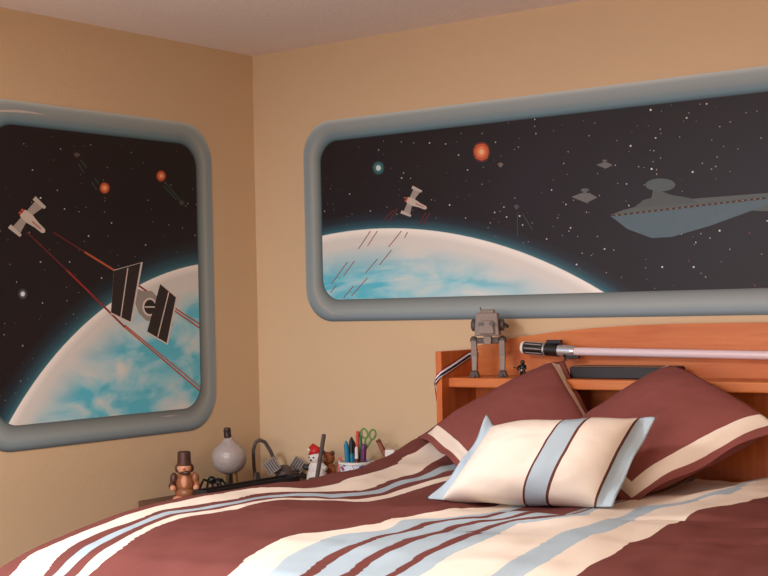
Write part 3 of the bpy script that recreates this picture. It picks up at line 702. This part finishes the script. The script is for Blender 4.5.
# ribbon looped over the side panel
rm = ramp_mat('striped_ribbon_cloth', 1, [(0, (120, 30, 40)), (.16, (228, 220, 218)), (.42, (40, 42, 84)), (.72, (228, 220, 218)), (.88, (120, 30, 40))], .6)
bm = bmesh.new(); uv = bm.loops.layers.uv.new('UVMap')
ip = [on(x, y, 0, HX0+.0245) for x, y in ((479, 349), (468, 352), (455, 361), (442.5, 369))]
path = [(ip[0]+Vector((0, .0, .004)), (0, 0, 1)), (ip[0], (0, -.1, 1)), (ip[1], 0), (ip[2], 0), (ip[3], 0),
        (Vector((HX0+.022, HY-.004, ip[3].z-.004)), 0), (Vector((HX0+.006, HY-.006, ip[3].z-.02)), 0), (Vector((HX0-.004, HY-.004, ip[3].z-.038)), 0),
        (Vector((HX0-.006, HY+.004, ip[3].z-.065)), 0), (Vector((HX0-.005, HY+.008, ip[3].z-.10)), 0)]
rows = []
for i, (p, _) in enumerate(path):
    if i < 5: wd = Vector((0, .006, -.024))
    elif i < 7: wd = Vector((-.004, -.001, -.027))
    else: wd = Vector((0, .022, -.012))
    rows.append((bm.verts.new(p), bm.verts.new(p+wd), i/(len(path)-1)))
for (a1, b1, t1), (a2, b2, t2) in zip(rows, rows[1:]):
    f = bm.faces.new((a1, b1, b2, a2))
    for lp, u_ in zip(f.loops, ((t1, 0), (t1, 1), (t2, 1), (t2, 0))): lp[uv].uv = u_
rb = link('ribbon', bm, rm, smooth=True); s_ = rb.modifiers.new('s', 'SOLIDIFY'); s_.thickness = .0012; s_.offset = 0
tag(rb, 'striped white, navy and red ribbon looped over the left edge of the headboard', 'ribbon')

# ------------------------------------------------------------------ corner dresser and the things on it
DZ = -.625
TOP = DZ+E_H
dr = thing('corner_dresser', 'dark dresser in the room corner beyond the bed, almost hidden by the comforter', 'dresser', (.39, -.44, 0))
bm = bmesh.new(); box(bm, (.02, -.60, .06), (.75, -.03, TOP-.025)); link('carcass', bm, M['woodd'], dr, bevel=.004)
bm = bmesh.new(); box(bm, (.005, -.62, TOP-.025), (.765, -.02, TOP)); link('dresser_top', bm, M['woodd'], dr, bevel=.004)
for kx in range(3):
    bm = bmesh.new(); box(bm, (.05, -.617, .1+kx*.21), (.73, -.601, .29+kx*.21)); dw = link('drawer', bm, M['woodd'], dr, bevel=.004)
    for jx in (.22, .56):
        bm = bmesh.new(); lathe(bm, [(.006, 0), (.013, .014), (.010, .02)], (jx, -.617, .195+kx*.21), 16, (0, -1, 0)); link('knob', bm, M['brass'], dw)

def top_at(px, py, y=None, x=None):
    return on(px, py, 1, y) if y is not None else on(px, py, 0, x)
# brown figurine with tall hat
FX = .135; bx = on(185, 500, 0, FX); S = (on(185, 452, 0, FX).z-TOP)/.155
fgn = thing('hat_figurine', 'glossy brown figurine with a tall dark hat standing left of the glass globe', 'figurine', (FX, bx.y, TOP))
def FP(x, y, z):                  # local frame turned to face the bed
    v = Matrix.Rotation(.75, 3, 'Z') @ Vector((x, y, z)); return Vector((FX, bx.y, TOP))+v*S
def fb_(name, items, m, par=fgn):
    bm = bmesh.new()
    for c, r in items: ball(bm, FP(*c), tuple(q*S for q in r), 12)
    return link(name, bm, M[m], par, smooth=True)
fb_('body', [((0, 0, .052), (.032, .028, .034)), ((0, 0, .024), (.034, .03, .024)), ((0, 0, .080), (.024, .02, .02))], 'brown')
for s in (-1, 1):
    fb_('foot', [((s*.018, -.014, .008), (.017, .023, .0095))], 'skin')
    ar = fb_('arm', [((s*.034, 0, .068), (.013, .013, .022)), ((s*.040, -.010, .048), (.011, .012, .014))], 'dbrown' if s < 0 else 'brown')
    fb_('hand', [((s*.037, -.020, .042), (.010, .010, .010))], 'skin', ar)
hd = fb_('head', [((0, -.002, .103), (.024, .023, .020))], 'skin')
fb_('beard', [((0, -.012, .090), (.021, .013, .010))], 'dbrown', hd); fb_('nose', [((0, -.026, .103), (.004, .005, .004))], 'pink', hd)
fb_('shirt_front', [((0, -.018, .058), (.014, .013, .024))], 'skin'); 
bm = bmesh.new(); cc = FP(0, 0, .113); lathe(bm, [(.0245*S, 0), (.0245*S, .004*S), (.0225*S, .008*S), (.021*S, .042*S), (.018*S, .045*S)], cc, 24); link('hat', bm, M['dbrown'], fgn, smooth=False, bevel=.001)
fb_('hair', [((-.021, .004, .103), (.008, .012, .014)), ((.021, .004, .103), (.008, .012, .014))], 'dbrown', hd)

# black jointed creature toy
cpx, cpy = .13, on(212, 490, 0, .13).y
sp_ = thing('spider_toy', 'small black toy with bent legs crouching between the brown figurine and the globe', 'toy', (cpx, cpy, TOP))
bm = bmesh.new(); ball(bm, (cpx, cpy, TOP+.052), (.014, .014, .013), 10); ball(bm, (cpx+.004, cpy+.028, TOP+.045), (.012, .017, .011), 10); link('body', bm, M['black'], sp_, smooth=True)
for kx, (ox, oy, hgt) in enumerate(((.02, -.045, .05), (-.02, -.035, .055), (.025, -.02, .04), (.02, .05, .05), (-.02, .05, .05), (.028, .025, .04))):
    bm = bmesh.new(); tube(bm, [(cpx, cpy+oy*.15, TOP+.045), (cpx+ox*.7, cpy+oy*.7, TOP+hgt), (cpx+ox, cpy+oy, TOP+hgt*.6), (cpx+ox*1.3, cpy+oy*1.2, TOP+.002)], [.006, .0045, .004, .003], 8); link('leg', bm, M['black'], sp_, smooth=True)

# frosted globe with dark neck
gx = .12; gc = on(229, 458, 0, gx); gr_ = (on(246, 458, 0, gx)-on(212, 458, 0, gx)).length*.5*.71
gt = on(225, 428, 0, gx).z
gl = thing('glass_globe', 'round frosted grey glass globe with a black neck in the corner of the room', 'lamp', (gx, gc.y, TOP))
R_ = gr_; zc0 = gc.z
prof = [(.002, -R_*.93)]+[(R_*math.sin(t), -R_*.93*math.cos(t)) for t in [PI*k/24 for k in range(1, 17)]]+[(R_*.70, R_*.66), (R_*.50, R_*.84), (R_*.32, R_*.98), (R_*.24, R_*1.10), (R_*.21, R_*1.20)]
bm = bmesh.new(); lathe(bm, prof, (gx, gc.y, zc0), 40); link('globe', bm, M['glass'], gl, smooth=True)
bm = bmesh.new(); z1 = zc0+R_*1.16; lathe(bm, [(.012, 0), (.0135, .004), (.0125, .02), (.0135, gt-z1-.008), (.010, gt-z1)], (gx, gc.y-.004, z1), 20, (0, -.06, 1)); link('neck', bm, M['neck'], gl, smooth=False)
bm = bmesh.new(); lathe(bm, [(.045, 0), (.045, .008), (.014, .014), (.012, zc0-R_*.9-TOP)], (gx, gc.y, TOP), 24); st_ = link('stand', bm, M['brass'], gl)
for oy in (-.022, .02):
    bm = bmesh.new(); tube(bm, [(gx+.02, gc.y+oy, TOP+.008), (gx+.016, gc.y+oy*.8, zc0-R_*.82)], .005, 8); link('support', bm, M['black'] if oy < 0 else M['brass'], gl)

# black tray: long low dark rim seen over the bed edge
bm = bmesh.new(); ty0 = on(207, 489, 0, .33).y; ty1 = on(300, 482, 0, .33).y; th = min(.06, max(.012, on(240, 485.2, 0, .33).z-TOP))
box(bm, (.27, ty0, TOP), (.33, ty1, TOP+.006))
for lo, hi in (((.27, ty0, TOP), (.274, ty1, TOP+th)), ((.326, ty0, TOP), (.33, ty1, TOP+th)), ((.27, ty0, TOP), (.33, ty0+.004, TOP+th)), ((.27, ty1-.004, TOP), (.33, ty1, TOP+th))): box(bm, lo, hi)
tag(link('tray', bm, M['satin'], bevel=.004), 'low black tray on the dresser right behind the edge of the comforter', 'tray')

# dark bent loop
lx = .09
pts = [on(x, y, 0, lx) for x, y in ((258, 492), (254, 482), (250.5, 466), (248, 450), (248.5, 442), (251, 439.5), (254.5, 441.5), (258, 450), (261.5, 462), (264, 472), (266, 484), (267, 492))]
pts = [Vector((p.x+.10*i/len(pts), p.y, max(p.z, TOP+.004))) for i, p in enumerate(pts)]
lo_ = thing('bent_loop_stand', 'dark metal stand with a tall narrow bent loop, beside the glass globe', 'stand', (lx+.05, pts[0].y, TOP))
dens = []
for i in range(len(pts)-1):
    for t in (0, .5): dens.append(pts[i].lerp(pts[i+1], t))
bm = bmesh.new(); tube(bm, dens+[pts[-1]], .0065, 10); link('loop', bm, M['greyd'], lo_, smooth=True)
mid_ = (pts[0]+pts[-1])/2
bm = bmesh.new(); lathe(bm, [(.045, 0), (.045, .006), (.035, .014), (.03, .016)], (mid_.x, mid_.y, TOP), 24); link('base', bm, M['greyd'], lo_)
bm = bmesh.new(); pa = on(257, 472, 0, .15); cbox(bm, (.15, pa.y, (TOP+pa.z)/2), (.012, .04, pa.z-TOP), None, .5); link('bracket', bm, M['greyd'], lo_, bevel=.003)

# twin-panel toy
yy = -.30
cc = on(284, 472, 0, .215); tw = thing('panel_toy', 'dark grey toy with a round body and two tilted square ribbed panels', 'toy', (.215, cc.y, TOP))
bm = bmesh.new(); ball(bm, (.215, cc.y, cc.z-.004), (.03, .032, .03), 14); link('body', bm, M['greyd'], tw, smooth=True)
bm = bmesh.new(); tube(bm, [(.215, cc.y, cc.z-.02), (.215, cc.y, TOP)], [.012, .02], 12); link('foot', bm, M['greyd'], tw)
dirv = Vector((math.cos(YAW), math.sin(YAW), 0))
for (px, py) in ((272, 466), (298, 465)):
    c = on(px, py, 0, .215); s = 1 if px > 283 else -1
    rr_ = Matrix.Rotation(.45, 3, 'Z') @ Matrix.Rotation(s*.6, 3, 'Y')
    bm = bmesh.new(); cbox(bm, c, (.048, .006, .048), rr_); pn = link('panel', bm, M['grey'], tw, bevel=.001)
    bm = bmesh.new()
    for q in range(-2, 3): cbox(bm, c+rr_ @ Vector((q*.009, -.0035, 0)), (.003, .003, .040), rr_)
    link('panel_rib', bm, M['satin'], pn)
    bm = bmesh.new(); tube(bm, [(.215, cc.y, cc.z-.004), c-Vector((0, 0, .02)), c+Vector((0, .004, -.008))], .006, 8); link('arm', bm, M['greyd'], tw)
    bm = bmesh.new(); w = on(283+s*36, 486, 0, .215); tube(bm, [(.215, cc.y, cc.z-.02), Vector((.215, (cc.y+w.y)/2, cc.z-.022)), Vector((w.x, w.y, TOP+.004))], [.012, .01, .004], 8); link('skid', bm, M['satin'], tw)

# upright dark stick on a block
def at(px, py, y): return on(px, py, 1, y)
a = at(316, 484, -.24); b = at(324, 434.5, -.24); sk = thing('upright_stick', 'tall grey-brown stick in a small block, in front of the white red-capped plush', 'stick', (a.x, -.24, TOP))
bm = bmesh.new(); tube(bm, [Vector((a.x-.01, -.24, TOP+.01)), a, b], .0075, 10); link('rod', bm, M['greyd'], sk)
bm = bmesh.new(); cbox(bm, (a.x-.006, -.24, TOP+.03), (.045, .04, .06), None, .7); link('block', bm, M['greyd'], sk, bevel=.004)

# white plush with red cap
p = at(317, 478, -.17); h = at(319, 446, -.17).z
ps = thing('white_plush', 'small white plush with a red cap behind the upright grey-brown stick', 'plush toy', (p.x, -.17, TOP))
s = (h-TOP)/.15
bm = bmesh.new(); ball(bm, (p.x, -.17, TOP+.045*s), (.036*s, .03*s, .045*s), 14); ball(bm, (p.x, -.17, TOP+.075*s), (.028*s, .026*s, .03*s), 14); link('body', bm, M['fluff'], ps, smooth=True)
bm = bmesh.new(); ball(bm, (p.x-.002, -.17, TOP+.112*s), (.026*s, .025*s, .023*s), 14); hd = link('head', bm, M['fluff'], ps, smooth=True)
bm = bmesh.new()
for ex in (-.010, .008): ball(bm, (p.x-.002+ex*s, -.17-.023*s, TOP+.114*s), .003*s, 8)
ball(bm, (p.x-.002, -.17-.027*s, TOP+.106*s), .0035*s, 8); link('face', bm, M['black'], hd)
bm = bmesh.new(); tube(bm, [(p.x-.004, -.17, TOP+.124*s), (p.x-.007, -.17, TOP+.138*s), (p.x-.016, -.17, TOP+.147*s), (p.x-.028, -.17, TOP+.140*s)], [.025*s, .018*s, .010*s, .006*s], 16); link('cap', bm, M['red'], ps, smooth=True)
bm = bmesh.new(); ball(bm, (p.x-.030, -.17, TOP+.136*s), .008*s, 10); link('pompom', bm, M['fluff'], ps, smooth=True)
for sx in (-1, 1):
    bm = bmesh.new(); tube(bm, [(p.x+sx*.022*s, -.17, TOP+.085*s), (p.x+sx*.038*s, -.175, TOP+.078*s), (p.x+sx*.043*s, -.185, TOP+.083*s)], [.011*s, .010*s, .008*s], 10); link('arm', bm, M['fluff'] if sx > 0 else M['satin'], ps, smooth=True)
# brown plush next to it
p = at(328, 478, -.11); h = at(328, 451, -.11).z; s = (h-TOP)/.12
tb = thing('brown_plush', 'small tan-brown plush bear just right of the white red-capped plush', 'plush toy', (p.x, -.11, TOP))
bm = bmesh.new(); ball(bm, (p.x, -.11, TOP+.038*s), (.030*s, .026*s, .038*s), 14); ball(bm, (p.x+.004, -.11, TOP+.065*s), (.022*s, .02*s, .022*s), 14); link('body', bm, M['tanf'], tb, smooth=True)
bm = bmesh.new(); ball(bm, (p.x+.002, -.11, TOP+.098*s), (.022*s, .02*s, .02*s), 14); hd = link('head', bm, M['tanf'], tb, smooth=True)
for sx in (-1, 1):
    bm = bmesh.new(); ball(bm, (p.x+.002+sx*.018*s, -.11, TOP+.114*s), (.008*s, .006*s, .008*s), 10); link('ear', bm, M['dbrown'], hd, smooth=True)
    bm = bmesh.new(); tube(bm, [(p.x+sx*.018*s, -.11, TOP+.07*s), (p.x+sx*.03*s, -.12, TOP+.05*s)], [.009*s, .008*s], 10); link('arm', bm, M['tanf'], tb, smooth=True)
bm = bmesh.new(); ball(bm, (p.x+.002, -.11-.018*s, TOP+.095*s), (.009*s, .007*s, .007*s), 10); link('muzzle', bm, M['skin'], hd, smooth=True)

# pen cup
py_ = -.16; cu = at(357, 480, py_); ct = at(357, 461.5, py_).z; cr_ = (at(372, 462, py_)-at(343.5, 462, py_)).length/2
cup = thing('pencil_cup', 'blue and white patterned cup crowded with pens on the dresser', 'cup', (cu.x, py_, TOP))
mcup = mat('cup_print', (222, 222, 226), .3); N = mcup.node_tree.nodes; L = mcup.node_tree.links
v = N.new('ShaderNodeTexNoise'); v.inputs['Scale'].default_value = 45; tcn = N.new('ShaderNodeTexCoord'); L.new(tcn.outputs['Object'], v.inputs['Vector']); r = N.new('ShaderNodeValToRGB'); r.color_ramp.interpolation = 'CONSTANT'
r.color_ramp.elements[0].color = lin((40, 66, 132)); r.color_ramp.elements[1].position = .5; r.color_ramp.elements[1].color = lin((218, 220, 228)); e = r.color_ramp.elements.new(.62); e.color = lin((150, 60, 70))
L.new(v.outputs['Fac'], r.inputs[0]); L.new(r.outputs[0], N['Principled BSDF'].inputs['Base Color'])
bm = bmesh.new(); H = ct-TOP; lathe(bm, [(cr_*.85, 0), (cr_*.9, H*.5), (cr_*.98, H-.006), (cr_*.90, H-.006), (cr_*.85, H*.5), (cr_*.7, .006)], (cu.x, py_, TOP), 32); link('cup_body', bm, mcup, cup, smooth=False)
bm = bmesh.new(); lathe(bm, [(cr_*.98, 0), (cr_*1.03, .002), (cr_*1.03, .008), (cr_*.92, .009), (cr_*.9, 0)], (cu.x, py_, TOP+H-.007), 32); link('rim', bm, M['pwhite'], cup)
def pen(name, label, cat, x0, xt, yt, dy, r, m, cap=None, capl=.3, tip=.4):
    t = at(xt, yt, py_+dy); t0 = at(x0, 470, py_+dy); bot = Vector((cu.x+(t0.x-cu.x)*.7, py_+dy*.6, TOP+.008)); dd = (t-bot)
    root = thing(name, label, cat, bot)
    bm = bmesh.new(); tube(bm, [bot, bot+dd*.55, bot+dd*(1-capl)], r, 10); link('barrel', bm, M[m], root, smooth=False)
    bm = bmesh.new(); tube(bm, [bot+dd*(1-capl), bot+dd*(1-capl*.25), t], [r*1.12, r*1.08, r*tip], 10); link('cap', bm, M[cap or m], root)
pen('marker', 'teal blue marker at the left of the pencil cup', 'marker', 347, 346, 441, -.008, .0085, 'teal', 'teal', .35, .35)
pen('marker', 'teal blue marker with black tip, second from left in the pencil cup', 'marker', 351, 351.5, 437, .006, .008, 'teal', 'black', .3, .3)
pen('pen', 'dark navy pen beside the teal markers in the cup', 'pen', 354, 354, 441, .012, .0055, 'blue', 'black', .3)
pen('pencil', 'orange-red pencil standing tallest in the middle of the cup', 'pencil', 357, 357.5, 431, -.002, .0058, 'orange', 'orange', .1, .9)
pen('pencil', 'dark green pencil next to the orange-red one', 'pencil', 361, 361, 431, .008, .005, 'dgreen', 'dgreen', .1, .9)
pen('marker', 'purple marker at the right side of the cup', 'marker', 364, 364, 444, -.012, .0085, 'purple', 'purple', .3, .8)
pen('pen', 'red-brown pen with a white ring low at the front of the cup', 'pen', 356, 356.5, 447, -.018, .0055, 'rust', 'pwhite', .25, .9)
# scissors
sc = thing('scissors', 'green-handled scissors sticking up out of the pencil cup', 'scissors', Vector((cu.x+.02, py_+.004, TOP+.012)))
def ringt(bm, c, rx, rz, r, tilt=0):
    P_ = []
    for kx in range(25):
        t = 2*PI*kx/24; x, z = rx*math.cos(t), rz*math.sin(t)
        P_.append(c+Vector((x*math.cos(tilt)-z*math.sin(tilt), 0, x*math.sin(tilt)+z*math.cos(tilt))))
    tube(bm, P_, r, 8, cap=False)
for px, py, tl_, sx in ((364.5, 433.5, .5, -1), (372.5, 434.5, -.4, 1)):
    c = at(px, py, py_+.004); bm = bmesh.new(); ringt(bm, c, .0125, .0165, .0034, tl_)
    tube(bm, [c+Vector((-sx*.004, 0, -.016)), Vector((cu.x+.030, py_+.004, c.z-.055)), Vector((cu.x+.026, py_+.004, c.z-.075))], [.0035, .0055, .005], 8)
    hn = link('handle', bm, M['green'], sc, smooth=True)
    bm = bmesh.new(); cbox(bm, (cu.x+.022+sx*.003, py_+.004+sx*.002, TOP+.055), (.010, .002, .08)); link('scissor_blade', bm, M['chrome'], hn)

# pink & orange little pieces left of the cup
p = at(340, 466, -.14); bm = bmesh.new(); lathe(bm, [(.010, 0), (.011, .05), (.007, p.z-TOP+.02), (.004, p.z-TOP+.03)], (p.x, -.14, TOP), 16)
tag(link('glue_stick', bm, M['pink']), 'small pink glue stick standing left of the pencil cup', 'glue stick')
# rust stick and white eraser at right
p1 = at(386, 456, -.12); p2 = at(378, 440, -.12); bm = bmesh.new(); dd = (p1-p2)
tube(bm, [p1+dd*((p1.z-TOP)/(p2.z-p1.z)*.98 if False else 3.2*0+ (p1.z-TOP-.004)/(p2.z-p1.z)), p1, p2], .0085, 10)
sk = link('wooden_stick', bm, M['rust']); tag(sk, 'rust-brown stick leaning beside the white box near the headboard', 'stick')
p = at(390, 453, -.13); bm = bmesh.new(); cbox(bm, (p.x+.004, -.13, (TOP+p.z+.012)/2), (.034, .03, p.z+.012-TOP), Matrix.Rotation(.3, 3, 'Z')); wb = link('small_box', bm, M['pwhite'], bevel=.003)
tag(wb, 'little white box on the dresser nearest the headboard', 'box')

# ------------------------------------------------------------------ light
def area(name, loc, tgt, sx, sy_, power, col, spread=PI):
    l = bpy.data.lights.new(name, 'AREA'); l.shape = 'RECTANGLE'; l.size = sx; l.size_y = sy_; l.energy = power; l.color = col; l.spread = spread
    o = bpy.data.objects.new(name, l); C.objects.link(o); o.location = loc
    o.rotation_euler = (Vector(tgt)-Vector(loc)).to_track_quat('-Z', 'Y').to_euler(); return o
area('window_and_fill_light', (-.02, (WY0+WY1)/2, (WZ0+WZ1)/2), (2.2, -1.2, .8), 1.6, 1.1, 17, (.25, .52, 1.0))
area('window_and_fill_light', ((FX0+FX1)/2, RY, (FZ0+FZ1)/2), (1.4, 0, .3), 1.7, 1.1, 26, (.95, .9, .95), 1.5)  # front fill added to brighten the pillow faces
area('ceiling_lamp_light', (1.0, -3.2, CEIL-.045), (1.0, -3.2, 0), .5, .5, 128, (.94, .98, 1.0))
area('ceiling_lamp_light', (2.6, -4.0, CEIL-.045), (2.6, -4.0, 0), .5, .5, 26, (1.0, .82, .58))
for nm, cx, cy in (('square ceiling light panel over the open floor near the left window', 1.0, -3.2), ('square ceiling light panel above the camera side of the room', 2.6, -4.0)):
    bm = bmesh.new(); box(bm, (cx-.29, cy-.29, CEIL-.035), (cx+.29, cy+.29, CEIL-.001)); tag(link('ceiling_light', bm, M['white'], bevel=.005), nm, 'ceiling light')
def bulb(name, loc, power, col, r):
    l = bpy.data.lights.new(name, 'POINT'); l.energy = power; l.color = col; l.shadow_soft_size = r
    o = bpy.data.objects.new(name, l); C.objects.link(o); o.location = loc
bulb('table_lamp_light', (4.1, -2.4, 1.0), 30, (1.0, .84, .66), .12)
for o in C.objects:
    if o.parent or 'label' not in o: continue
    n = o.name.split('.')[0]
    g = {'throw_pillow': 'pillows at the head of the bed', 'marker': 'pens and pencils in the cup', 'pen': 'pens and pencils in the cup', 'pencil': 'pens and pencils in the cup',
         'ceiling_light': 'square ceiling light panels', 'hook': 'hooks under the toy sword', 'wall_mural': 'painted space murals'}.get(n)
    if g: o['group'] = g
w = bpy.data.worlds.new('world'); bpy.context.scene.world = w; w.use_nodes = True
w.node_tree.nodes['Background'].inputs[0].default_value = (.8, .9, 1, 1); w.node_tree.nodes['Background'].inputs[1].default_value = .3
vs = bpy.context.scene.view_settings; vs.view_transform = 'Standard'; vs.look = 'None'; vs.gamma = 1; vs.use_curve_mapping = False; vs.exposure = -0.5
